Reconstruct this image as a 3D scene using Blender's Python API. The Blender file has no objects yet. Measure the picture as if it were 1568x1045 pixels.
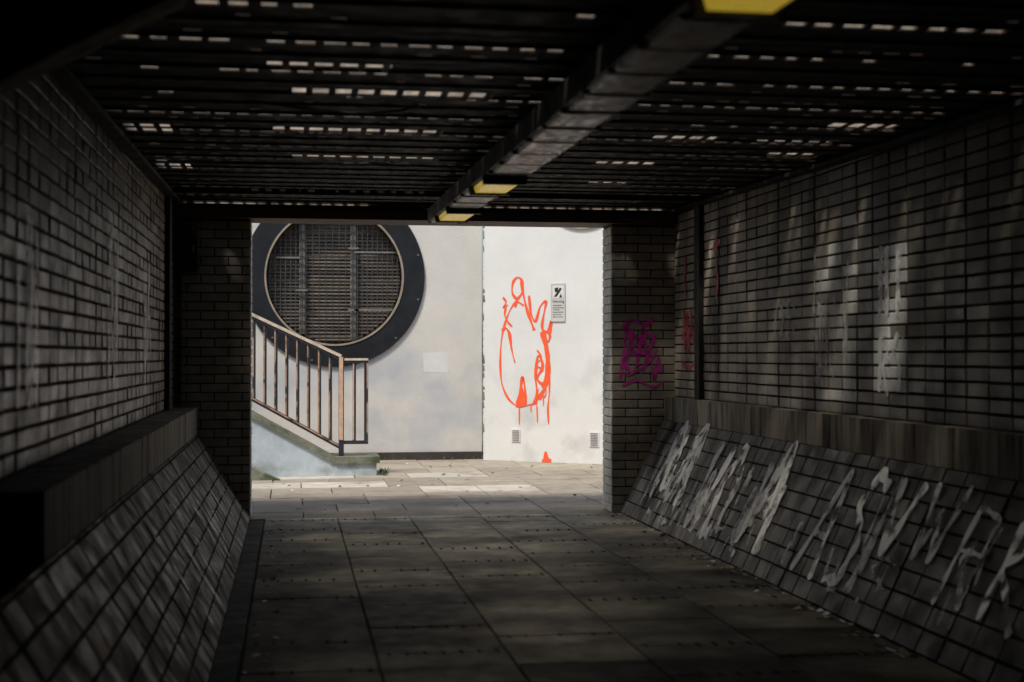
import bpy, math, random
from mathutils import Vector
random.seed(7)
R=random.random
def rj(a): return (R()*2-1)*a

# ------------------------------------------------------------ materials
def pm(name, base=(.3,.3,.3), rough=.6, var=.3, scale=4, bump=.15, bscale=60, metallic=0, attr=False,
       stretch=(1,1,1), rvar=.15, stain=None, stain_lo=.5, stain_hi=.7, stain_scale=1.5, stain_stretch=(1,1,1), zmask=None, spec=.5, emit=None, estr=0, fade=None):
    m=bpy.data.materials.new(name); m.use_nodes=True
    nt=m.node_tree; N=nt.nodes; L=nt.links
    b=N['Principled BSDF']
    tc=N.new('ShaderNodeTexCoord'); mp=N.new('ShaderNodeMapping'); mp.inputs['Scale'].default_value=stretch
    L.new(tc.outputs['Object'],mp.inputs['Vector'])
    n1=N.new('ShaderNodeTexNoise'); n1.inputs['Scale'].default_value=scale; n1.inputs['Detail'].default_value=8; n1.inputs['Roughness'].default_value=.65
    L.new(mp.outputs[0],n1.inputs['Vector'])
    mr=N.new('ShaderNodeMapRange'); mr.inputs['From Min'].default_value=.3; mr.inputs['From Max'].default_value=.7
    mr.inputs['To Min'].default_value=1-var; mr.inputs['To Max'].default_value=1+var*.6
    L.new(n1.outputs['Fac'],mr.inputs['Value'])
    vm=N.new('ShaderNodeVectorMath'); vm.operation='SCALE'
    L.new(mr.outputs[0],vm.inputs['Scale'])
    if attr:
        at=N.new('ShaderNodeAttribute'); at.attribute_name='Col'; L.new(at.outputs['Color'],vm.inputs[0])
    else:
        vm.inputs[0].default_value=base
    col=vm.outputs[0]
    if stain:
        mp2=N.new('ShaderNodeMapping'); mp2.inputs['Scale'].default_value=stain_stretch; mp2.inputs['Location'].default_value=(3.1,1.7,.4)
        L.new(tc.outputs['Object'],mp2.inputs['Vector'])
        n2=N.new('ShaderNodeTexNoise'); n2.inputs['Scale'].default_value=stain_scale; n2.inputs['Detail'].default_value=6
        L.new(mp2.outputs[0],n2.inputs['Vector'])
        m2=N.new('ShaderNodeMapRange'); m2.inputs['From Min'].default_value=stain_lo; m2.inputs['From Max'].default_value=stain_hi
        L.new(n2.outputs['Fac'],m2.inputs['Value']); fac=m2.outputs[0]
        if zmask:
            sx=N.new('ShaderNodeSeparateXYZ'); L.new(tc.outputs['Object'],sx.inputs[0])
            m3=N.new('ShaderNodeMapRange'); m3.inputs['From Min'].default_value=zmask[0]; m3.inputs['From Max'].default_value=zmask[1]
            m3.inputs['To Min'].default_value=1; m3.inputs['To Max'].default_value=0
            L.new(sx.outputs['Z'],m3.inputs['Value'])
            mu=N.new('ShaderNodeMath'); mu.operation='MULTIPLY'; L.new(fac,mu.inputs[0]); L.new(m3.outputs[0],mu.inputs[1]); fac=mu.outputs[0]
        mx=N.new('ShaderNodeMixRGB'); L.new(fac,mx.inputs[0]); L.new(col,mx.inputs[1]); mx.inputs[2].default_value=(*stain,1); col=mx.outputs[0]
    L.new(col,b.inputs['Base Color'])
    n3=N.new('ShaderNodeTexNoise'); n3.inputs['Scale'].default_value=scale*2.3; n3.inputs['Detail'].default_value=5
    L.new(mp.outputs[0],n3.inputs['Vector'])
    mr3=N.new('ShaderNodeMapRange'); mr3.inputs['From Min'].default_value=.3; mr3.inputs['From Max'].default_value=.7
    mr3.inputs['To Min'].default_value=max(.03,rough-rvar); mr3.inputs['To Max'].default_value=min(1,rough+rvar)
    L.new(n3.outputs['Fac'],mr3.inputs['Value']); L.new(mr3.outputs[0],b.inputs['Roughness'])
    n4=N.new('ShaderNodeTexNoise'); n4.inputs['Scale'].default_value=bscale; n4.inputs['Detail'].default_value=4
    L.new(tc.outputs['Object'],n4.inputs['Vector'])
    bp=N.new('ShaderNodeBump'); bp.inputs['Strength'].default_value=bump; bp.inputs['Distance'].default_value=.01
    L.new(n4.outputs['Fac'],bp.inputs['Height']); L.new(bp.outputs[0],b.inputs['Normal'])
    b.inputs['Metallic'].default_value=metallic
    b.inputs['Specular IOR Level'].default_value=spec
    if emit:
        b.inputs['Emission Color'].default_value=(*emit,1); b.inputs['Emission Strength'].default_value=estr
    if fade:
        n5=N.new('ShaderNodeTexNoise'); n5.inputs['Scale'].default_value=fade[0]; n5.inputs['Detail'].default_value=6
        L.new(tc.outputs['Object'],n5.inputs['Vector'])
        m5=N.new('ShaderNodeMapRange'); m5.inputs['From Min'].default_value=fade[1]; m5.inputs['From Max'].default_value=fade[2]
        m5.inputs['To Max'].default_value=fade[3]
        L.new(n5.outputs['Fac'],m5.inputs['Value']); L.new(m5.outputs[0],b.inputs['Alpha'])
    return m

M_tile=pm('glazed_tile',attr=True,rough=.42,rvar=.16,var=.45,scale=2.2,bump=.05,bscale=30,spec=.35,stain=(.035,.026,.018),stain_lo=.46,stain_hi=.72,stain_scale=1.5,stain_stretch=(1,1.3,.35))
M_stile=pm('sloped_tile',attr=True,rough=.44,rvar=.18,var=.5,scale=3,bump=.03,bscale=40,spec=.22,stain=(.016,.013,.010),stain_lo=.42,stain_hi=.62,stain_scale=2.2,stain_stretch=(.6,1.6,.6))
M_stile_l=pm('sloped_tile_shaded',attr=True,rough=.55,rvar=.2,var=.5,scale=3,bump=.03,bscale=40,spec=.07,stain=(.012,.010,.008),stain_lo=.42,stain_hi=.60,stain_scale=2.2,stain_stretch=(.6,1.6,.6))  # left copy of the sloped tile, darkened and dulled in place of shade
M_mortar=pm('dark_mortar',(.026,.021,.016),.9,.4,spec=.15)
M_mortarl=pm('pale_mortar',(.30,.28,.23),.9,.4)  # lighter joints for the jambs that are coloured to look lit
M_brick=pm('pier_brick',attr=True,rough=.55,var=.35,scale=6,bump=.25,bscale=50)
M_conc=pm('ledge_concrete',(.35,.305,.245),.8,.5,scale=3,stretch=(6,6,.6),spec=.2,stain=(.05,.038,.028),stain_lo=.49,stain_hi=.68,stain_scale=3,stain_stretch=(2,4,.4),bump=.3)
M_slab=pm('paving_slab',attr=True,rough=.75,rvar=.15,var=.5,scale=4,bump=.3,bscale=70,spec=.22,stain=(.04,.031,.020),stain_lo=.5,stain_hi=.75,stain_scale=1.6)
M_slab2=pm('courtyard_slab',attr=True,rough=.75,rvar=.15,var=.25,scale=5,bump=.3,bscale=60,stain=(.17,.14,.10),stain_lo=.5,stain_hi=.78,stain_scale=1.2)
M_dirt=pm('joint_dirt',(.045,.038,.027),.95,.4,bump=.4)
M_ground=pm('ground_earth',(.12,.11,.09),.95,.3)
M_steel=pm('sooty_steel',(.017,.014,.011),.7,.5,spec=.22,stain=(.045,.022,.012),stain_lo=.5,stain_hi=.7,stain_scale=5,bump=.4)
M_web=pm('girder_web',(.58,.49,.39),.7,.7,scale=9)
M_deck=pm('dark_deck',(.03,.027,.024),.8,.5,bump=.4)
M_timber=pm('dark_timber',(.11,.052,.025),.7,.5,stretch=(1,12,12),bump=.4)
M_trunk=pm('trunking_dark',(.028,.025,.022),.6,.4,spec=.3)
M_trunkb=pm('trunking_cover',(.80,.68,.60),.40,.5,scale=7,stretch=(2,1,1),bump=.15,stain=(.10,.08,.06),stain_lo=.50,stain_hi=.62,stain_scale=6)
M_yel=pm('yellow_diffuser',(.75,.58,.08),.35,.35,scale=9,emit=(.9,.62,.06),estr=.30)
M_white=pm('white_render',(.70,.68,.63),.8,.10,scale=1.6,bump=.25,bscale=35,stain=(.46,.49,.54),stain_lo=.40,stain_hi=.68,stain_scale=1.7,zmask=(1.1,1.9))
M_white2=pm('white_render_panel',(.77,.775,.75),.8,.06,scale=2,bump=.2,bscale=40,stain=(.56,.57,.56),stain_lo=.50,stain_hi=.72,stain_scale=2.4,zmask=(.4,2.0))
M_ring=pm('ring_paint',(.014,.016,.020),.6,.4,bump=.15,spec=.3)
M_rim=pm('rim_wood',(.36,.30,.22),.6,.4)
M_lou=pm('louvre_brown',(.22,.18,.145),.7,.5,scale=8)
M_post=pm('grille_post',(.22,.205,.18),.6,.4)
M_wire=pm('wire',(.05,.05,.05),.6,.3)
M_para=pm('parapet_render',(.52,.60,.66),.8,.25,scale=3,bump=.3,stain=(.22,.26,.24),stain_lo=.5,stain_hi=.7,stain_scale=3,zmask=(.1,.6))
M_cope=pm('mossy_coping',(.21,.22,.17),.85,.4,scale=8,bump=.5,stain=(.07,.09,.04),stain_lo=.5,stain_hi=.65,stain_scale=6)
M_skirt=pm('skirting_tar',(.055,.045,.04),.85,.4)
M_rail=pm('rail_paint',(.03,.032,.042),.45,.3)
M_railo=pm('rail_lit_orange',(.52,.33,.23),.6,.45,scale=9,stain=(.06,.045,.04),stain_lo=.5,stain_hi=.6,stain_scale=7)  # warm light on rail and picket edges, painted as orange strips
M_railp=pm('post_lit_orange',(.70,.45,.31),.6,.3,scale=12)  # lit faces of post and end picket, painted in orange
M_railc=pm('handrail_lit_cream',(.74,.61,.48),.6,.4,scale=12)  # highlight along the handrail, painted as a cream strip
M_red=pm('red_spray',(1.0,.125,.035),.6,.08,scale=20,bump=.02)
M_pink=pm('pink_spray',(.85,.16,.16),.6,.4,scale=14,bump=.02,fade=(14,.25,.5,.95))
M_mag=pm('magenta_spray',(.60,.03,.34),.6,.4,scale=14,bump=.02,fade=(14,.25,.5,.9))
M_ghost=pm('faded_spray_and_light',(.93,.91,.86),.40,.15,scale=10,bump=.02,fade=(9,.36,.52,.92))  # white tags, plus streaks that paint in light on the tiles
M_ghost2=pm('worn_spray_and_light',(.80,.77,.70),.45,.3,scale=10,bump=.02,fade=(8,.42,.64,.75))  # tag paint, shared with strokes standing in for streaks of light
M_sign=pm('sign_white',(.60,.60,.56),.5,.1)
M_ink=pm('sign_ink',(.02,.02,.02),.6,.1)
M_grey=pm('vent_grey',(.45,.45,.43),.6,.2)
M_leaf=pm('weed_leaf',(.05,.09,.03),.7,.4)
M_litter=pm('litter',(.42,.34,.24),.8,.6,scale=30)
M_patch=pm('pale_patch',(.74,.745,.73),.8,.1)
M_haunch=pm('grubby_bracket',(.45,.38,.24),.85,.5,scale=6,stain=(.08,.06,.035),stain_lo=.45,stain_hi=.65,stain_scale=5)

# ------------------------------------------------------------ builder
class B:
    def __init__(s): s.v=[];s.f=[];s.m=[];s.c=[];s.mats=[]
    def mi(s,m):
        if m not in s.mats: s.mats.append(m)
        return s.mats.index(m)
    def face(s,pts,m,c=(1,1,1)):
        i=len(s.v); s.v+= [tuple(p) for p in pts]; s.f.append(tuple(range(i,i+len(pts)))); s.m.append(s.mi(m)); s.c.append(c)
    def mesh(s,vs,fs,m,c=(1,1,1)):
        i=len(s.v); s.v+=[tuple(p) for p in vs]; k=s.mi(m)
        for f in fs: s.f.append(tuple(i+j for j in f)); s.m.append(k); s.c.append(c)
    def box(s,x0,x1,y0,y1,z0,z1,m,c=(1,1,1),b=0):
        vs=[(x,y,z) for x in(x0,x1) for y in(y0,y1) for z in(z0,z1)]
        s.mesh(vs,[(0,1,3,2),(4,6,7,5),(0,4,5,1),(2,3,7,6),(0,2,6,4),(1,5,7,3)],m,c)
    def bar(s,p,q,w,h,m,up=(0,0,1)):
        p=Vector(p);q=Vector(q);d=(q-p).normalized();u=Vector(up)
        a=d.cross(u).normalized(); u2=a.cross(d).normalized()
        vs=[]
        for o in(p,q):
            for sa,su in((-1,-1),(1,-1),(1,1),(-1,1)): vs.append(o+a*sa*w/2+u2*su*h/2)
        s.mesh(vs,[(0,1,2,3),(7,6,5,4),(0,4,5,1),(1,5,6,2),(2,6,7,3),(3,7,4,0)],m)
    def brick(s,O,U,V,N,u0,u1,v0,v1,h,bv,m,c,tilt=0):
        tu,tv=rj(tilt),rj(tilt); uc,vc=(u0+u1)/2,(v0+v1)/2
        def P(u,v,d): return O+U*u+V*v+N*(d+(tu*(u-uc)+tv*(v-vc) if d>0 else 0))
        vs=[P(u0,v0,0),P(u1,v0,0),P(u1,v1,0),P(u0,v1,0),P(u0,v0,h-bv),P(u1,v0,h-bv),P(u1,v1,h-bv),P(u0,v1,h-bv),
            P(u0+bv,v0+bv,h),P(u1-bv,v0+bv,h),P(u1-bv,v1-bv,h),P(u0+bv,v1-bv,h)]
        fs=[(8,9,10,11)]
        for i in range(4):
            j=(i+1)%4; fs+=[(i,j,4+j,4+i),(4+i,4+j,8+j,8+i)]
        s.mesh(vs,fs,m,c)
    def panel(s,O,U,V,L,H,bw,bh,joint,m,colf,bond=0,h=.012,bv=.003,tilt=.01,major=0,backing=True,N=None,mort=None):
        O=Vector(O);U=Vector(U).normalized();V=Vector(V).normalized()
        if N is None: N=U.cross(V)
        N=Vector(N).normalized()
        if backing: s.face([O,O+U*L,O+U*L+V*H,O+V*H],mort or M_mortar)
        nr=int(math.ceil(H/bh-1e-6))
        for r in range(nr):
            v0=r*bh+joint/2; v1=min((r+1)*bh-joint/2,H-.002)
            if v1-v0<.01: continue
            off=(bw/2 if (bond and r%2) else 0)
            k=0;u=-off
            while u<L-1e-6:
                jm=joint/2+(.006 if (major and k%major==0) else 0)
                jm2=joint/2+(.006 if (major and (k+1)%major==0) else 0)
                a=max(u+jm,.001); b=min(u+bw-jm2,L-.001)
                if b-a>.012:
                    s.brick(O,U,V,N,a,b,v0+rj(.0012),v1+rj(.0012),h+rj(.0012),bv,m,colf((a+b)/2,(v0+v1)/2),tilt)
                u+=bw;k+=1
    def build(s,name,parent=None):
        me=bpy.data.meshes.new(name); me.from_pydata(s.v,[],s.f); 
        for m in s.mats: me.materials.append(m)
        me.polygons.foreach_set('material_index',s.m)
        at=me.color_attributes.new('Col','FLOAT_COLOR','CORNER')
        d=[]
        for f,c in zip(s.f,s.c): d+= [c[0],c[1],c[2],1]*len(f)
        at.data.foreach_set('color',d)
        me.update()
        o=bpy.data.objects.new(name,me); bpy.context.scene.collection.objects.link(o)
        if parent: o.parent=parent
        return o
def empty(name,loc=(0,0,0)):
    o=bpy.data.objects.new(name,None); bpy.context.scene.collection.objects.link(o); o.empty_display_size=.1; return o

def CZ(y): return 2.40+.018*y      # ceiling soffit height
XL,XR=-.97,3.30
YB=-3.0; YE=12.0
def lightFadeY(y,lo,hi,a=5.0,l=6.5):  # base colour darkens away from the exit, painting in the daylight falloff
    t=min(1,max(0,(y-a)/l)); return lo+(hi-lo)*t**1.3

# ------------------------------------------------------------ ground + paving
b=B(); b.face([(-300,-300,-.06),(300,-300,-.06),(300,300,-.06),(-300,300,-.06)],M_ground); b.build('ground')

b=B()
b.face([(-1.0,YB,-.014),(3.3,YB,-.014),(3.3,YE,-.014),(-1.0,YE,-.014)],M_dirt)
X,Y,Z=Vector((1,0,0)),Vector((0,1,0)),Vector((0,0,1))
cols=[-.22,.38,.98,1.58,2.18,2.81]
for i in range(5):
    y0=YE-.16
    first=True
    while y0>YB:
        y1=y0; y0=max(YB-.1,y1-(.315 if (first and i%2) else .63)); first=False
        g=lightFadeY(y1,.10,.40,6.5,5.5)+rj(.05)  # slab colour carries the light falloff from the exit
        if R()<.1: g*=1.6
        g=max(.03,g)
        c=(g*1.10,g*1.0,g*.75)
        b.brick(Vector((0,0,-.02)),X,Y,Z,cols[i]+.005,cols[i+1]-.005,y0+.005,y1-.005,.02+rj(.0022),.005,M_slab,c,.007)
        if y1>3 and R()<.7:
            k=cols[i]+.05
            while k<cols[i+1]-.04:
                if R()<.8: b.box(k,k+.014,y1-.03+rj(.006),y1+.026+rj(.006),-.01,.0042,M_dirt)
                k+=.083
for i in range(5):
    g=.52+rj(.06)
    b.brick(Vector((0,0,-.02)),X,Y,Z,cols[i]+.004,cols[i+1]-.004,YE-.15,YE-.01,.023,.005,M_slab,(g,g*.93,g*.76),.002)
y=YB
while y<YE-.02:
    g=.11+rj(.03); y1=min(y+.45,YE-.01)
    b.brick(Vector((0,0,-.035)),X,Y,Z,-.345,-.23,y+.004,y1-.004,.024,.004,M_slab,(g,g*.95,g*.82),.01); y+=.45
b.build('tunnel_floor')

b=B()
b.face([(-5,YE,-.024),(9,YE,-.024),(9,22,-.024),(-5,22,-.024)],M_dirt)
y=YE+.0; r=0
while y<19.2:
    dy=.62 if r%3 else .45
    x=-5+(0.3 if r%2 else 0)
    while x<9:
        w=.6 if R()<.7 else .9
        g=.32+rj(.05); c=(g*1.08,g*.96,g*.78)
        if R()<.14 and y>12.5: g=.54+rj(.06); c=(g*1.02,g*.96,g*.84)
        if 12.0<=y<12.4: c=(.34,.28,.19)
        b.brick(Vector((0,0,-.03)),X,Y,Z,x+.005,x+w-.005,y+.005,y+dy-.005,.03+rj(.002),.005,M_slab2,c,.006)
        x+=w
    y+=dy; r+=1
b.build('courtyard_paving')

# ------------------------------------------------------------ tunnel side walls
def paintR(u,v):  # right wall tile colours; pale patches paint in tags and streaks of light
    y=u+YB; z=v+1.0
    g=lightFadeY(y,.06,.60)+rj(.045); c=[g*1.10,g*.97,g*.78]
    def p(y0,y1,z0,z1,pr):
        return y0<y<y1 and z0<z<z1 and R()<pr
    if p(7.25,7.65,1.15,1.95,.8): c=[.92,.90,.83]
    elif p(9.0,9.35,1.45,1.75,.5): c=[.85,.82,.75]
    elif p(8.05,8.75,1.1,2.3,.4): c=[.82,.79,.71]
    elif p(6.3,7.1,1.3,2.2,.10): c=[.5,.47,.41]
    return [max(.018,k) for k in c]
def paintL(u,v):  # left wall tile colours; pale patches paint in streaks of light
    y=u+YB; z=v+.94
    g=lightFadeY(y,.05,.36)+rj(.04); c=[g*1.22,g*.94,g*.70]
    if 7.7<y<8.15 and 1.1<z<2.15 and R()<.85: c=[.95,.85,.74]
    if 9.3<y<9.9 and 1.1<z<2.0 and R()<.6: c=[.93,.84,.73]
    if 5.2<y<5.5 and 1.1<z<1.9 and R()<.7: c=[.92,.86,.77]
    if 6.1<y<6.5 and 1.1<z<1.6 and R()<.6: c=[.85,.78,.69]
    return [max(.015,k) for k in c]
b=B()
O=Vector((XR,YB,1.0)); H=2.72-1.0
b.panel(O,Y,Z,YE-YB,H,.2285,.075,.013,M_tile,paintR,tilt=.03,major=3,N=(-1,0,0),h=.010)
b.box(XR+.002,XR+.4,YB,YE,-.05,2.8,M_mortar)
b.box(XR-.05,XR-.0,11.12,11.26,1.0,CZ(11.2),M_trunk)
b.build('tunnel_wall')
b=B()
O=Vector((XL,YB,.94)); H=2.66-.94
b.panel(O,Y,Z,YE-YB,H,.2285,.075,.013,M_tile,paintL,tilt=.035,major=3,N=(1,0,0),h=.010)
b.box(XL-.4,XL-.002,YB,YE,-.05,2.8,M_mortar)
b.box(XL,XL+.05,11.12,11.26,.94,CZ(11.2),M_trunk)
b.build('tunnel_wall')

def slope(x0,z0,x1,z1,sgn,ledge_top,wallx,y_start,nm):
    b=B()
    V=Vector((x1-x0,0,z1-z0)); H=V.length
    N=Vector((-sgn*(z1-z0),0,sgn*(x1-x0)*1.0)); 
    if N.z<0: N=-N
    if N.x*sgn>0: N.x=-N.x
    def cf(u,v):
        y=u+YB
        g=(lightFadeY(y,.02,.27,5.4,6) if sgn>0 else lightFadeY(y,.012,.20,5.8,6))+rj(.015)  # slope colour also dims with distance from the exit light
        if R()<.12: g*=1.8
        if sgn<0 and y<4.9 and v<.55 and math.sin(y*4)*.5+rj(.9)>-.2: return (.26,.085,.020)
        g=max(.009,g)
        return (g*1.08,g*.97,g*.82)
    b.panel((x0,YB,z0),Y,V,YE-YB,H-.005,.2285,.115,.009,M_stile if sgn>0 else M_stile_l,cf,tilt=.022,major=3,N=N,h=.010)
    y=YE-.005
    while y>y_start:
        ya=max(y-.686,y_start)
        e=rj(.002)
        xa,xb=sorted((x1-sgn*.006+e,wallx))
        b.box(xa,xb,ya+.004,y-.002,z1,ledge_top+rj(.002),M_conc)
        y=ya
    xa,xb=sorted((x1+sgn*.01,wallx)); b.box(xa,xb,y_start+.01,YE-.01,z1+.004,ledge_top-.006,M_mortar)
    return b.build(nm),N.normalized(),V.normalized()
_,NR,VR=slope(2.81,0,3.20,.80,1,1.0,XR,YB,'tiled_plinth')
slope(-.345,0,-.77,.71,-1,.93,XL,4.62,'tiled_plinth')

# ------------------------------------------------------------ portal piers, lintel
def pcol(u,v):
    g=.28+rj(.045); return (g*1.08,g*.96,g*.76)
def jcol(u,v):  # jamb and outer faces: cream brick coloured lighter to look daylit
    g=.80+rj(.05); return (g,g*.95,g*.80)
def pier(x0,x1,name):
    b=B(); b.box(x0+.002,x1,12.002,12.348,-.05,2.8,M_mortar)
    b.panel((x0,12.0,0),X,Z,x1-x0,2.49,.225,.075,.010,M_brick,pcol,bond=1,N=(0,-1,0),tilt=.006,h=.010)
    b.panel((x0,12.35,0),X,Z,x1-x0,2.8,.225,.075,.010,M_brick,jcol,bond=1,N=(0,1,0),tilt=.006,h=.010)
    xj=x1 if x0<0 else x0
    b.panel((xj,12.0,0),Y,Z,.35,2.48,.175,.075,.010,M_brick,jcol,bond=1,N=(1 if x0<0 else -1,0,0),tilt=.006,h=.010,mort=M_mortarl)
    b.build(name)
pier(XL,-.345,'brick_pier'); pier(2.735,XR,'brick_pier')
b=B()
b.box(XL,XR,11.90,12.36,2.49,2.60,M_timber)
for x in (-.3,.35,1.0,1.65,2.3,2.9): b.box(x,x+.05,11.885,11.90,2.50,2.6,M_timber)
b.box(XL,XR,11.86,11.90,2.565,2.60,M_steel)
b.build('portal_lintel')

b=B()
b.box(-5,XL-.4,YB,12.36,-.05,2.9,M_conc); b.box(XR+.4,9,YB,12.36,-.05,2.9,M_conc)
b.box(XL-.4,XR+.4,12.0,12.36,2.61,2.9,M_conc)
b.box(XL-.4,XR+.4,YB-.3,YB,-.05,2.9,M_mortar)
b.box(XL-.4,XL,YB,12.0,2.8,2.9,M_mortar); b.box(XR,XR+.4,YB,12.0,2.8,2.9,M_mortar)
b.box(XL,XR,YB,4.1,2.62,2.9,M_deck)
b.build('tunnel_structure')

# ------------------------------------------------------------ ceiling: slotted deck on girders
# deck openings added to cast sun patches (x0,x1,y0,y1), each crossed by added bars
gaps=[(2.74,3.10,6.84,7.12),(2.56,3.00,7.60,7.74),(2.82,3.14,8.05,8.24),(1.96,2.32,7.42,7.66),(1.9,2.28,8.64,8.88),(2.1,2.4,9.84,10.05),
      (0.0,.9,6.30,6.46),(-.1,.4,5.66,5.80),(-.1,.8,7.55,7.68),(0.0,.9,8.70,8.84),(XL+.10,XL+.34,7.56,7.82),(XL+.1,XL+.32,9.34,9.6),(XL+.1,XL+.28,5.10,5.3)]
b=B()
def deckbox(x0,x1,ya,yb,z):
    if x1-x0<.004 or yb-ya<.004: return
    for gx0,gx1,gy0,gy1 in gaps:
        if x0<gx1-.001 and x1>gx0+.001 and ya<gy1-.001 and yb>gy0+.001:
            if x0<gx0: deckbox(x0,min(x1,gx0),ya,yb,z)
            if x1>gx1: deckbox(max(x0,gx1),x1,ya,yb,z)
            a=max(x0,gx0); c=min(x1,gx1)
            if ya<gy0: deckbox(a,c,ya,gy0,z)
            if yb>gy1: deckbox(a,c,gy1,yb,z)
            return
    b.box(x0,x1,ya,yb,z,z+.008,M_steel)
y=11.55
ys=[]
while y>YB+.3: ys.append(y); y-=.6
for y in ys:
    z=CZ(y)
    b.box(XL,XR,y-.045,y+.045,z+.004,z+.014,M_steel)
    b.box(XL,XR,y-.008,y+.008,z+.014,z+.022,M_steel)
    b.box(XL,XR,y-.010,y+.010,z+.032,z+.20,M_web)
    b.box(XL,XR,y-.04,y+.04,z+.20,z+.212,M_web)
    zd=z+.023
    rows=[]
    if y>4.0:
        w=.058+max(0,y-5)*.009
        k=1.0 if y>6 else .4
        rows=[(y+.19,y+.205+w*.2,.055,.5*k),(y+.33,y+.33+w,.070,1.0 if y>6 else .85),(y+.49,y+.505+w*.2,.055,.6*k)]
    cur=y-.0
    end=y+.6
    for (ya,yb,l,dens) in rows:
        deckbox(XL,XR,cur,ya,zd)
        x=XL+.03+R()*.05; last=XL
        ph=R()*6
        while x<XR-.12:
            f=math.sin(x*1.9+ph)+math.sin(x*.7-y*3.3)*.8
            if R()<dens*(.25+.75*(f>-.7)):
                deckbox(last,x,ya,yb,zd); last=x+l*(.7+.5*R())
            x+=.105
        deckbox(last,XR,ya,yb,zd)
        cur=yb
    deckbox(XL,XR,cur,end if y<11.5 else 12.0,zd)
    if y>3:
        x=XL+.1
        while x<XR-.05: b.box(x,x+.022,y-.052,y-.045,z+.001,z+.018,M_steel); x+=.13
        for yy in (.10,.27): b.box(XL,XR,y+yy,y+yy+.02,zd-.010,zd-.0005,M_steel)
for gx0,gx1,gy0,gy1 in gaps:
    x=gx0+.06; zz=CZ(gy0)+.012
    while x<gx1-.02: b.box(x,x+.030,gy0-.03,gy1+.03,zz,zz+.006,M_steel); x+=.10
for xa,xb in ((XL,XL+.09),(XR-.09,XR)):
    for i in range(15):
        ya=YB+i; yb=ya+1-.01
        b.mesh([(xa,ya,CZ(ya)-.03),(xb,ya,CZ(ya)-.03),(xb,yb,CZ(yb)-.03),(xa,yb,CZ(yb)-.03),
                (xa,ya,CZ(ya)-.006),(xb,ya,CZ(ya)-.006),(xb,yb,CZ(yb)-.006),(xa,yb,CZ(yb)-.006)],
               [(0,3,2,1),(4,5,6,7),(0,1,5,4),(3,7,6,2),(0,4,7,3),(1,2,6,5)],M_steel)
b.box(XL,XR,10.85,10.90,CZ(10.9)-.025,CZ(10.9)+.02,M_steel)
for x in (-.55,-.0,.35,1.0,1.75,2.4,2.95): b.box(x,x+.05,10.83,10.85,CZ(10.9)-.02,CZ(10.9)+.02,M_steel)
b.build('ceiling_beams')
def cable(pts,r,m,name,parent=None):
    cu=bpy.data.curves.new(name,'CURVE'); cu.dimensions='3D'; cu.bevel_depth=r; cu.bevel_resolution=2
    sp=cu.splines.new('POLY'); 
    out=[]
    n=len(pts)
    for i in range(n-1):
        p0=Vector(pts[max(i-1,0)]);p1=Vector(pts[i]);p2=Vector(pts[i+1]);p3=Vector(pts[min(i+2,n-1)])
        for t in [j/8 for j in range(8)]:
            out.append(.5*((2*p1)+(p2-p0)*t+(2*p0-5*p1+4*p2-p3)*t*t+(-p0+3*p1-3*p2+p3)*t**3))
    out.append(Vector(pts[-1]))
    sp.points.add(len(out)-1)
    for i,p in enumerate(out): sp.points[i].co=(*p,1)
    cu.materials.append(m)
    o=bpy.data.objects.new(name,cu); bpy.context.scene.collection.objects.link(o)
    if parent:o.parent=parent
    return o
cb=empty('ceiling_cables')
cable([(1.0,11.3,2.6),(1.02,11.2,2.53),(1.08,11.1,2.5),(1.12,10.95,2.46)],.006,M_wire,'cable_1',cb)
cable([(1.3,11.4,2.6),(1.22,11.2,2.50),(1.15,11.0,2.46)],.005,M_wire,'cable_2',cb)
cable([(-.2,6.6,2.52),(.3,6.5,2.46),(.6,6.7,2.53)],.006,M_wire,'cable_3',cb)
cable([(-.9,9,2.56),(-.1,8.6,2.50),(.6,8.9,2.56)],.006,M_wire,'cable_4',cb)

# ------------------------------------------------------------ lighting trunking
b=B()
xc=1.17; hw=.13
def LZ(y): return 2.235+.0125*y
b.mesh([(xc-hw,YB,LZ(YB)+.02),(xc+hw,YB,LZ(YB)+.02),(xc+hw,11,LZ(11)+.02),(xc-hw,11,LZ(11)+.02),
        (xc-hw,YB,LZ(YB)+.12),(xc+hw,YB,LZ(YB)+.12),(xc+hw,11,LZ(11)+.12),(xc-hw,11,LZ(11)+.12)],
       [(0,3,2,1),(4,5,6,7),(0,1,5,4),(3,7,6,2),(0,4,7,3),(1,2,6,5)],M_trunk)
def seg(y0,y1,w,d,m,top=.02,dx=0):
    b.mesh([(xc-w+dx,y0,LZ(y0)+top-d),(xc+w+dx,y0,LZ(y0)+top-d),(xc+w+dx,y1,LZ(y1)+top-d),(xc-w+dx,y1,LZ(y1)+top-d),
        (xc-w-.01+dx,y0,LZ(y0)+top-.001),(xc+w+.01+dx,y0,LZ(y0)+top-.001),(xc+w+.01+dx,y1,LZ(y1)+top-.001),(xc-w-.01+dx,y1,LZ(y1)+top-.001)],
       [(0,3,2,1),(4,5,6,7),(0,1,5,4),(3,7,6,2),(0,4,7,3),(1,2,6,5)],m)
y=10.96
lamps=[(9.75,10.45),(7.85,8.4),(3.2,3.62)]
while y>YB:
    ya=y-.42
    inl=any(a-.30<ya and y<c+.30 for a,c in lamps)
    if not inl:
        seg(ya+.02,y-.02,.100,.010+rj(.003),M_trunkb,dx=rj(.008))
        seg(y-.02+.002,y+.02-.002,.118,.014,M_trunk)
    y=ya
for a,c in lamps:
    seg(a,c,.09,.035,M_yel); seg(a-.05,a-.002,.118,.045,M_trunk); seg(c+.002,c+.05,.118,.045,M_trunk)
y=10.7
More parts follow.
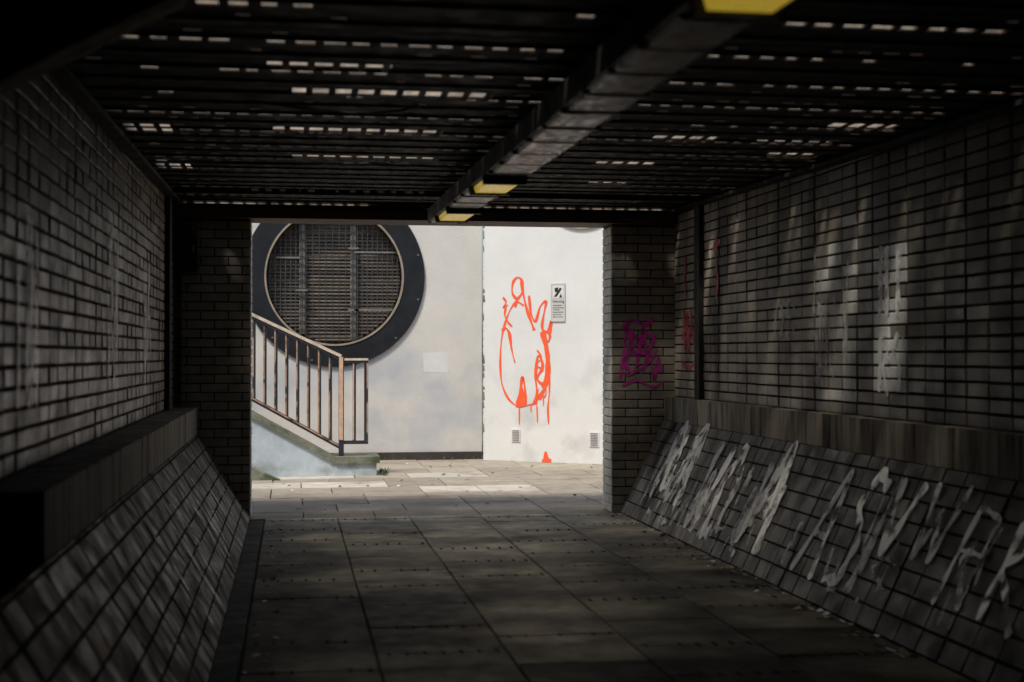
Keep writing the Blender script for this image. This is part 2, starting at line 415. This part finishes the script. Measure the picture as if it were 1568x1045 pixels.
while y>0:
    b.box(xc-.02,xc+.02,y,y+.04,LZ(y)+.115,CZ(y)+.01,M_trunk); y-=1.2
b.build('ceiling_light_strip')

# ------------------------------------------------------------ circular window wall
YW=18.5; cx,cz=.544,2.375; ri,ro=.885,1.165
x0,x1,z0,z1=-5.0,2.464,0.0,4.6
b=B()
angs=[i*2*math.pi/96 for i in range(96)]+[math.atan2(zz-cz,xx-cx)%(2*math.pi) for xx in(x0,x1) for zz in(z0,z1)]
angs.sort()
def hit(a):
    c,s=math.cos(a),math.sin(a); t=1e9
    if c>1e-9:t=min(t,(x1-cx)/c)
    if c<-1e-9:t=min(t,(x0-cx)/c)
    if s>1e-9:t=min(t,(z1-cz)/s)
    if s<-1e-9:t=min(t,(z0-cz)/s)
    return cx+c*t,cz+s*t
for i in range(len(angs)):
    a,c=angs[i],angs[(i+1)%len(angs)]
    p=hit(a);q=hit(c)
    A=(cx+ri*math.cos(a),YW,cz+ri*math.sin(a)); C=(cx+ri*math.cos(c),YW,cz+ri*math.sin(c))
    b.face([A,(p[0],YW,p[1]),(q[0],YW,q[1]),C],M_white)
    b.face([A,C,(C[0],YW+.3,C[2]),(A[0],YW+.3,A[2])],M_lou)
b.box(x0,x1,YW+.31,YW+.6,z0,z1,M_lou)
b.face([(x0,YW,z1),(x1,YW,z1),(x1,YW+.31,z1),(x0,YW+.31,z1)],M_white)
b.box(-5,2.46,YW-.025,YW-.003,0,.10,M_skirt)
b.mesh([(1.70,YW-.002,1.14),(2.01,YW-.002,1.13),(2.02,YW-.002,1.38),(1.96,YW-.002,1.41),(1.69,YW-.002,1.39)],[(0,1,2,3,4)],M_patch)
b.build('rendered_wall')

b=B()
def annulus(r0,r1,ya,yb,m,n=96):
    for i in range(n):
        a,c=i*2*math.pi/n,(i+1)*2*math.pi/n
        def P(r,t,y): return (cx+r*math.cos(t),y,cz+r*math.sin(t))
        b.face([P(r0,a,ya),P(r1,a,ya),P(r1,c,ya),P(r0,c,ya)],m)
        b.face([P(r1,a,ya),P(r1,a,yb),P(r1,c,yb),P(r1,c,ya)],m)
        b.face([P(r0,a,ya),P(r0,c,ya),P(r0,c,yb),P(r0,a,yb)],m)
annulus(ri+.010,ro,YW-.03,YW-.002,M_ring)
annulus(ri-.014,ri+.009,YW-.040,YW+.05,M_rim)
for i in range(12):
    t=(i+.5)*math.pi/6; xx=cx+(ro-.05)*math.cos(t); zz=cz+(ro-.05)*math.sin(t); b.box(xx-.010,xx+.010,YW-.036,YW-.03,zz-.010,zz+.010,M_post)
z=cz-ri+.02
while z<cz+ri:
    h=math.sqrt(max(0,(ri-.03)**2-(z-cz)**2))
    if h>.05: b.mesh([(cx-h,YW+.18,z),(cx+h,YW+.18,z),(cx+h,YW+.22,z+.040),(cx-h,YW+.22,z+.040),(cx-h,YW+.185,z-.006),(cx+h,YW+.185,z-.006),(cx+h,YW+.225,z+.034),(cx-h,YW+.225,z+.034)],
        [(0,1,2,3),(7,6,5,4),(0,4,5,1),(2,6,7,3)],M_lou)
    z+=.046
for xx in (.128,.786):
    h=math.sqrt((ri-.02)**2-(abs(xx-cx)+.04)**2); b.box(xx-.035,xx+.035,YW+.10,YW+.16,cz-h,cz+h,M_post)
def vwire(xx,w=.008,yy=.07):
    if abs(xx-cx)>=ri-.03: return
    h=math.sqrt((ri-.025)**2-(xx-cx)**2); b.box(xx-w/2,xx+w/2,YW+yy,YW+yy+.008,cz-h,cz+h,M_wire)
xx=cx-ri
while xx<cx+ri:
    vwire(xx,.010 if .17<xx<.74 else .013); xx+=.085 if .17<xx<.74 else .065
z=cz-ri+.1
while z<cz+ri:
    h=math.sqrt(max(0,(ri-.03)**2-(z-cz)**2)); b.box(cx-h,cx+h,YW+.082,YW+.09,z-.006,z+.006,M_wire); z+=.105
for (xa,xb,zz) in ((-.2,.1,2.62),(.8,1.35,2.7),(.8,1.3,1.95),(.05,.2,2.2),(.72,.86,1.95),(.72,.86,2.75)):
    b.box(xa,xb,YW+.06,YW+.068,zz-.010,zz+.010,M_post)
b.build('round_window')

P0=Vector((2.464,18.35,0)); P1=Vector((3.84,17.30,0)); PU=(P1-P0).normalized(); PN=Vector((PU.y,-PU.x,0)); PN.normalize()
if PN.y>0: PN=-PN
b=B()
PL=4.2; T=.3
def PP(s,z,d=0): 
    p=P0+PU*s+PN*d; return (p.x,p.y,z)
b.mesh([PP(0,0),PP(PL,0),PP(PL,4.6),PP(0,4.6),PP(0,0,-T),PP(PL,0,-T),PP(PL,4.6,-T),PP(0,4.6,-T)],
  [(0,1,2,3),(7,6,5,4),(0,4,5,1),(1,5,6,2),(2,6,7,3),(3,7,4,0)],M_white2)
z=0.1
while z<4.5:
    w=.012+R()*.018; h=.03+R()*.08
    b.mesh([PP(-.004,z,.002),PP(w,z,.002),PP(w*.6,z+h,.002),PP(-.004,z+h,.002)],[(0,1,2,3)],M_cope if R()<.35 else M_patch)
    z+=h*1.3
b.build('rendered_wall')
def pbox(b,s0,s1,za,zb,d0,d1,m):
    b.mesh([PP(s0,za,d1),PP(s1,za,d1),PP(s1,zb,d1),PP(s0,zb,d1),PP(s0,za,d0),PP(s1,za,d0),PP(s1,zb,d0),PP(s0,zb,d0)],
     [(0,1,2,3),(7,6,5,4),(0,4,5,1),(1,5,6,2),(2,6,7,3),(3,7,4,0)],m)
for sx,(za,zb) in ((.42,(.25,.41)),(1.53,(.22,.40))):
    b=B(); pbox(b,sx,sx+.13,za,zb,.001,.012,M_patch)
    z=za+.015
    while z<zb-.015: pbox(b,sx+.015,sx+.115,z,z+.006,.0125,.018,M_post); z+=.021
    b.build('wall_vent')
b=B(); c2=1.45; cz2=3.60
for r0,r1,d,m in ((0,.5,.01,M_lou),(.5,.66,.03,M_rim)):
    for i in range(48):
        a,c=i*2*math.pi/48,(i+1)*2*math.pi/48
        q=[PP(c2+r0*math.cos(a),cz2+r0*math.sin(a),d),PP(c2+r1*math.cos(a),cz2+r1*math.sin(a),d),PP(c2+r1*math.cos(c),cz2+r1*math.sin(c),d),PP(c2+r0*math.cos(c),cz2+r0*math.sin(c),d)]
        if r0==0:q=q[1:3]+[q[0]]
        b.face(q,m)
        if r0>0: b.face([PP(c2+r1*math.cos(a),cz2+r1*math.sin(a),.001),PP(c2+r1*math.cos(c),cz2+r1*math.sin(c),.001),q[2],q[1]],m)
b.build('round_window')
sg=empty('warning_sign')
b=B(); s0=1.00; pbox(b,s0,s0+.19,1.79,2.26,.002,.012,M_sign)
pbox(b,s0-.005,s0+.195,1.785,1.79,.002,.014,M_grey); pbox(b,s0-.005,s0+.195,2.26,2.265,.002,.014,M_grey)
pbox(b,s0-.005,s0-.0005,1.79,2.26,.002,.014,M_grey); pbox(b,s0+.1905,s0+.195,1.79,2.26,.002,.014,M_grey)
pbox(b,s0+.02,s0+.17,2.08,2.24,.0125,.014,M_patch)
def ptri(pts,d=.0155): b.face([PP(s0+u,v,d) for u,v in pts],M_ink)
ptri([(.035,2.10),(.075,2.10),(.15,2.20),(.12,2.215)]); ptri([(.05,2.16),(.09,2.16),(.10,2.22),(.045,2.21)],.016); ptri([(.11,2.09),(.155,2.09),(.135,2.14)],.016)
for i,(zz,w) in enumerate(((1.985,.14),(1.955,.15),(1.93,.11),(1.90,.15),(1.87,.13),(1.84,.14))):
    u=.02
    while u<.02+w-.01:
        l=.01+R()*.022; pbox(b,s0+u,s0+min(u+l,w+.02),zz,zz+.009,.0125,.0135,M_ink); u+=l+.006
b.build('sign_plate',sg)
tx=bpy.data.curves.new('sign_text','FONT'); tx.body='Warning'; tx.size=.048; tx.extrude=.0004; tx.materials.append(M_ink)
to=bpy.data.objects.new('sign_text',tx); bpy.context.scene.collection.objects.link(to); to.parent=sg
to.location=PP(s0+.012,2.025,.014); to.rotation_euler=(math.radians(90),0,math.atan2(PU.y,PU.x))

# ------------------------------------------------------------ spray strokes, painted light streaks
def smooth(pts,n=7):
    out=[];k=len(pts)
    for i in range(k-1):
        p0,p1,p2,p3=[Vector(pts[j]) for j in (max(i-1,0),i,i+1,min(i+2,k-1))]
        for j in range(n):
            t=j/n; out.append(.5*((2*p1)+(p2-p0)*t+(2*p0-5*p1+4*p2-p3)*t*t+(-p0+3*p1-3*p2+p3)*t**3))
    out.append(Vector(pts[-1])); return out
def strokes(name,lst,mapf,m,fills=(),d=.003):
    b=B()
    for w,pts in lst:
        q=smooth(pts); vs=[];fs=[]; n=len(q)
        for i,p in enumerate(q):
            t=(q[min(i+1,n-1)]-q[max(i-1,0)]); t=t.normalized() if t.length>0 else Vector((1,0)); nn=Vector((-t.y,t.x))
            ww=w*.5*(.75+.25*math.sin(i*.5))*(.45 if i in(0,n-1) else 1)
            vs+= [mapf(*(p+nn*ww),d),mapf(*(p-nn*ww),d)]
            if i: fs.append((2*i-2,2*i-1,2*i+1,2*i))
        b.mesh(vs,fs,m); d+=.0002
    for f in fills: b.face([mapf(u,v,d) for u,v in f],m); d+=.0002
    return b.build(name)
def gm(u,v,d): return PP((u-740)/185*1.731,1.355+(545-v)/120.4,d)
lst=[(3.2,[(793,458),(786,448),(787,432),(794,424),(801,430),(801,447),(794,458)]),
 (2.6,[(795,458),(785,470),(776,490),(769,520),(767,560),(770,590),(780,612),(794,624)]),
 (2.6,[(771,454),(776,462),(772,470),(779,466)]),(2.4,[(776,470),(774,482),(780,494),(786,500)]),
 (3.6,[(770,507),(775,502),(781,510),(784,530)]),(2.2,[(783,525),(786,540),(790,556)]),
 (3.6,[(800,428),(803,450),(809,475),(816,495),(820,506)]),(3.0,[(812,452),(815,480),(822,492),(829,470),(838,462),(835,480),(832,500),(836,512)]),
 (2.8,[(790,470),(794,462),(804,468)]),(3.0,[(833,506),(840,508),(846,492),(843,520)]),
 (6.0,[(832,508),(838,530),(841,560),(838,590),(826,612)]),(2.2,[(843,570),(843,600),(841,625),(842,650)]),
 (3.4,[(806,622),(806,600),(802,578),(798,600),(793,620)]),(3.2,[(822,620),(824,600),(822,575),(826,545),(833,560),(825,580),(834,588),(838,572)]),
 (1.8,[(824,536),(831,548),(822,560),(834,566),(823,576)]),(1.8,[(831,592),(838,596),(836,608),(830,602)]),
 (2.2,[(794,624),(806,622),(822,618)]),(1.3,[(797,622),(797,652)]),(1.3,[(824,620),(825,648)]),(1.1,[(815,620),(815,632)]),
 (1.1,[(834,606),(834,622)]),(2.4,[(840,508),(845,515),(841,524)]),
 (2.4,[(835,706),(838,692),(842,706)]),(3,[(832,707),(840,702),(846,705)])]
lst=[(w*1.45,p) for w,p in lst]
fl=[[(791,624),(801,590),(806,606),(806,623)],[(816,622),(822,606),(827,594),(825,612)],[(832,508),(838,510),(844,545),(841,575),(837,545)],[(833,708),(838,692),(846,708)]]
strokes('graffiti',lst,gm,M_red,fl)
def gp(u,v,d): return (2.80+u,12.0-.011-d,1.1+v)
strokes('graffiti',[(.035,[(.0,.05),(.03,.25),(.06,.5),(.1,.3),(.05,.2),(.12,.1),(.18,.35),(.2,.5),(.22,.3)]),(.045,[(.02,.5),(.12,.56),(.22,.52),(.3,.58)]),
 (.03,[(.2,.1),(.26,.3),(.3,.05),(.34,.25),(.36,.1)]),(.03,[(.02,.0),(.15,.04),(.3,-.02),(.38,.03)]),(.04,[(.1,.45),(.16,.38),(.1,.3),(.22,.28),(.3,.4),(.22,.47)]),(.03,[(.12,.5),(.05,.1),(.25,.2),(.33,.32)])],gp,M_mag)
def gq(u,v,d): return (XR-.0125-d,11.75-u,1.25+v)
strokes('graffiti',[(.06,[(.0,.25),(.1,.3),(.2,.22),(.3,.33),(.4,.25)]),(.06,[(.05,.5),(.1,.15),(.15,.45),(.2,.12),(.28,.5)]),(.055,[(0,.05),(.2,.0),(.4,.06)]),(.06,[(.1,.95),(.08,.75),(.12,.6)]),
 (.06,[(1.0,1.05),(.98,.9),(1.02,.7),(.98,.55)]),(.05,[(.9,.95),(1.1,1.0)]),(.055,[(.3,.4),(.38,.2),(.42,.42)])],gq,M_pink)
def wall_r(u,v,d): return (XR-.0128-d,u,v)
def wall_l(u,v,d): return (XL+.0128+d,u,v)
OR=Vector((2.81,0,0))
def slope_r(u,v,d):
    p=OR+VR*v+NR*(.013+d); return (p.x,u,p.z)
OL=Vector((-.345,0,0)); VL=Vector((-.425,0,.71)).normalized(); NL=Vector((.71,0,.425)).normalized()
def slope_l(u,v,d):
    p=OL+VL*v+NL*(.013+d); return (p.x,u,p.z)
def letter(yc,v0,v1,wd,w,t,lean=0):
    h=v1-v0; L=[]
    def q(a,c): return (yc-a*wd+rj(.01)-lean*(c-.5), v0+h*c+rj(.03)*h)
    def sg_(*pts):
        out=[]
        for i in range(len(pts)-1):
            for j in range(3):
                f=j/3; out.append((pts[i][0]*(1-f)+pts[i+1][0]*f+rj(.004),pts[i][1]*(1-f)+pts[i+1][1]*f))
        out.append(pts[-1]); return out
    S_={'A':[sg_(q(0,0),q(.45,1),q(.9,0)),sg_(q(.2,.4),q(.7,.4))],
        'W':[sg_(q(0,1),q(.25,0),q(.5,.6),q(.75,0),q(1,1))],
        'R':[sg_(q(.1,0),q(.1,1)),sg_(q(.1,1),q(.8,.85),q(.75,.55),q(.1,.5)),sg_(q(.3,.5),q(.9,0))],
        'S':[sg_(q(.9,.9),q(.3,1),q(.1,.7),q(.8,.4),q(.7,.05),q(.05,.1))],
        'H':[sg_(q(.1,1),q(.1,0)),sg_(q(.8,1),q(.8,0)),sg_(q(.1,.5),q(.8,.55))],
        'O':[sg_(q(.45,1),q(.05,.6),q(.2,.05),q(.8,.1),q(.95,.6),q(.45,1))],
        'I':[sg_(q(.4,1),q(.45,0))],'K':[sg_(q(.1,1),q(.1,0)),sg_(q(.85,1),q(.15,.5),q(.9,0))],
        'V':[sg_(q(0,1),q(.4,0),q(.9,1))]}
    for p in S_[t]: L.append((w*(.7+.6*R()),p))
    return L
def word(ch,yc,v0,v1,step,w,lean=0):
    L=[]; y=yc
    for c in ch:
        s_=step*(.8+.4*R())
        if c!=' ': L+=letter(y,v0+rj(.05),v1+rj(.05),s_*.75,w,c,lean+rj(.03))
        y-=s_
    return L
def streaks(y0,y1,n,v0,v1,w):  # upright pale strokes for wiped paint and painted-in streaks of light
    L=[]
    for i in range(n):
        y=y0+(y1-y0)*R(); a=v0+(v1-v0)*R()*.5; c=a+(v1-a)*(.3+.6*R())
        L.append((w*(.4+R()),[(y,a),(y+rj(.02),(a+c)/2),(y+rj(.03),c)]))
    return L
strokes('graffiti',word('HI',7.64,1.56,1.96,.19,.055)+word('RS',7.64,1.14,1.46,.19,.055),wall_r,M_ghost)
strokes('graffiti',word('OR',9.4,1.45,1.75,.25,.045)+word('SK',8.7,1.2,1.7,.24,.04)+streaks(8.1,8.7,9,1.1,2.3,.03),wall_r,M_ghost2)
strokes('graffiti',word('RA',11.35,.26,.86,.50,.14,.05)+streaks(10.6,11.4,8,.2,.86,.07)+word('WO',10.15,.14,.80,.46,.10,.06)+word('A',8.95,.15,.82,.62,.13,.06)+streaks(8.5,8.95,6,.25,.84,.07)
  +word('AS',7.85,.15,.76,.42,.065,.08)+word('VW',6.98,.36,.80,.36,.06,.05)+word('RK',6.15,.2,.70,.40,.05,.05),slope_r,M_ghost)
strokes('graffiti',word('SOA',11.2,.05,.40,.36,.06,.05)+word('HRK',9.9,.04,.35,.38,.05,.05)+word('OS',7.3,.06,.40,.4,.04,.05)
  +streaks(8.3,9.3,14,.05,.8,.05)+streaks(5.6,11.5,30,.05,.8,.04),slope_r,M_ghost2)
strokes('graffiti',streaks(8.8,11.6,20,.1,.78,.07)+streaks(6.8,8.8,12,.05,.7,.04),slope_l,M_ghost2)  # pale strokes in place of reflected streaks on the left slope
strokes('graffiti',word('IR',8.2,1.3,2.0,.25,.05)+streaks(7.7,8.1,7,1.1,2.2,.05)+word('AH',9.95,1.35,1.95,.3,.05)+streaks(9.4,9.9,6,1.2,2.0,.05)+word('K',5.6,1.2,1.8,.25,.03)+streaks(5.2,5.5,6,1.1,2.0,.03),wall_l,M_ghost)  # letters are tags; the streaks paint in light on the left wall

# ------------------------------------------------------------ stair parapet + railing
YS=16.17
b=B()
def sz(x): return .20+.56*(.50-x)
xs=-3.2
vs=[(xs,YS,0),(.52,YS,0),(.52,YS,.14),(xs,YS,sz(xs)-.06)]
vs+=[(p[0],YS+.22,p[2]) for p in vs]
b.mesh(vs,[(0,1,2,3),(7,6,5,4),(0,4,5,1),(1,5,6,2),(2,6,7,3),(3,7,4,0)],M_para)
vs=[(xs,YS-.03,sz(xs)-.06),(.48,YS-.03,.145),(.48,YS-.03,.215),(xs,YS-.03,sz(xs)+.01)]
vs+=[(p[0],YS+.27,p[2]) for p in vs]
b.mesh(vs,[(0,1,2,3),(7,6,5,4),(0,4,5,1),(1,5,6,2),(2,6,7,3),(3,7,4,0)],M_cope)
b.box(.48,.95,YS-.01,YS+.55,0,.14,M_para); b.box(.481,.985,YS-.04,YS+.6,.141,.215,M_cope)
for i in range(16):
    xa=.45-.30*i; b.box(xa-.30,xa,YS+.28,YS+1.6,0,.165*(i+1),M_cope)
b.mesh([(-.9,YS-.5,0),(-.12,YS-.5,0),(-.5,YS-.5,.17),(-.9,YS-.5,.25),(-.9,YS-.32,0),(-.12,YS-.32,0),(-.5,YS-.32,.17),(-.9,YS-.32,.25)],
  [(0,1,2,3),(7,6,5,4),(0,4,5,1),(1,5,6,2),(2,6,7,3),(3,7,4,0)],M_cope)
b.build('stair_parapet')
b=B(); yr=YS+.10
def hz(x): return 1.335+.47*(.555-x)
def bz(x): return .31+.56*(.555-x)
b.bar((-3.0,yr,hz(-3.0)),(.555,yr,hz(.555)),.06,.065,M_rail)
b.bar((-3.0,yr-.033,hz(-3.0)+.014),(.555,yr-.033,hz(.555)+.014),.006,.034,M_railc)
b.bar((-3.0,yr,bz(-3.0)),(.555,yr,bz(.555)),.04,.045,M_rail)
b.bar((-3.0,yr-.023,bz(-3.0)+.010),(.555,yr-.023,bz(.555)+.010),.005,.014,M_railo)
x=.555-.122
while x>-3:
    b.box(x-.019,x+.019,yr-.014,yr+.014,bz(x)+.01,hz(x)-.015,M_rail)
    b.box(x-.018,x-.003,yr-.019,yr-.0145,bz(x)+.02,hz(x)-.02,M_railo)
    x-=.122
b.box(.527,.585,yr-.03,yr+.03,.216,1.345,M_rail); b.box(.53,.575,yr-.036,yr-.0305,.40,1.34,M_railp)
b.box(.586,.86,yr-.025,yr+.025,1.275,1.33,M_rail); b.box(.59,.86,yr-.031,yr-.0255,1.30,1.325,M_railc)
b.box(.815,.86,yr-.02,yr+.02,.35,1.274,M_rail); b.box(.842,.858,yr-.025,yr-.0205,.38,1.27,M_railo)
b.box(.586,.814,yr-.02,yr+.02,.35,.39,M_rail)
b.box(.685,.722,yr-.012,yr+.012,.391,1.274,M_rail); b.box(.686,.700,yr-.017,yr-.0125,.40,1.27,M_railp)
b.build('stair_railing')

# ------------------------------------------------------------ small things
b=B()
b.box(-.955,-.77,11.88,11.985,2.04,2.42,M_trunk); b.box(-.945,-.78,11.872,11.88,2.05,2.41,M_steel); b.box(-.80,-.79,11.86,11.872,2.2,2.26,M_grey)
b.box(-.93,-.90,11.95,11.985,.95,2.04,M_steel)
b.build('electrical_box')
b=B()
for i in range(50):
    x=1.0+R()*.08; y=YS+.05+rj(.15); a=R()*6.28; h=.02+R()*.07; l=Vector((math.cos(a)*.03,math.sin(a)*.03,h)); w=Vector((-math.sin(a)*.008,math.cos(a)*.008,0)); p=Vector((x,y,.0))
    b.face([p,p+l*.6+w,p+l,p+l*.6-w],M_leaf)
for i in range(50):
    x=1.1+R()*1.3; y=YW-.06+rj(.03); a=R()*6.28; h=.02+R()*.03; l=Vector((math.cos(a)*.03,math.sin(a)*.03,h)); w=Vector((-math.sin(a)*.008,math.cos(a)*.008,0)); p=Vector((x,y,.0))
    b.face([p,p+l*.6+w,p+l,p+l*.6-w],M_leaf)
b.build('weeds')
b=B()
for i in range(330):
    k=R()
    if k<.55: x=2.79-abs(random.gauss(0,.09)); y=6+R()*6
    elif k<.72: x=-.20+abs(random.gauss(0,.06)); y=6+R()*6
    else: x=-.2+R()*3.8; y=12.5+R()*5.3
    s=.006+R()*.020; a=R()*3; p=Vector((x,y,.004))
    u=Vector((math.cos(a),math.sin(a),0))*s; v=Vector((-math.sin(a),math.cos(a),0))*s*.6
    b.face([p-u-v,p+u-v+Vector((0,0,s*.5*R())),p+u+v+Vector((0,0,s*.8*R())),p-u+v],M_litter if R()<.5 else M_patch if R()<.4 else M_dirt)
b.build('litter')
b=B()
pts=[(-.97,1.98),(-.30,2.34),(-.27,2.44),(-.97,2.44)]
vs=[(x,3.95,z) for x,z in pts]+[(x,4.10,z) for x,z in pts]
b.mesh(vs,[(0,1,2,3),(7,6,5,4),(0,4,5,1),(1,5,6,2),(2,6,7,3),(3,7,4,0)],M_haunch)
b.build('ceiling_bracket')

# ------------------------------------------------------------ camera, light
cam=bpy.data.cameras.new('camera'); cam.lens=50; cam.sensor_width=36; cam.clip_end=1000; cam.clip_start=.05
co=bpy.data.objects.new('camera',cam); bpy.context.scene.collection.objects.link(co)
co.location=(0,0,1.355); co.rotation_euler=(math.radians(90.59),0,math.radians(-8.8))
cam.dof.use_dof=True; cam.dof.focus_distance=14; cam.dof.aperture_fstop=2.2
bpy.context.scene.camera=co
S=Vector((-.40,-.45,1.0)).normalized()
sun=bpy.data.lights.new('sun','SUN'); sun.energy=3.1; sun.angle=math.radians(10); sun.color=(1,.94,.85)
so=bpy.data.objects.new('sun',sun); bpy.context.scene.collection.objects.link(so)
so.rotation_euler=(-S).to_track_quat('-Z','Y').to_euler(); so.location=(0,0,20)
w=bpy.data.worlds.new('World'); bpy.context.scene.world=w; w.use_nodes=True
nt=w.node_tree; sk=nt.nodes.new('ShaderNodeTexSky'); sk.sky_type='NISHITA'; sk.sun_disc=False
sk.sun_elevation=math.asin(S.z); sk.sun_rotation=math.atan2(S.x,S.y); sk.dust_density=3
bg=nt.nodes['Background']; bg.inputs['Strength'].default_value=.12; nt.links.new(sk.outputs[0],bg.inputs['Color'])
sc=bpy.context.scene; sc.view_settings.view_transform='Standard'; sc.view_settings.look='None'; sc.view_settings.exposure=0
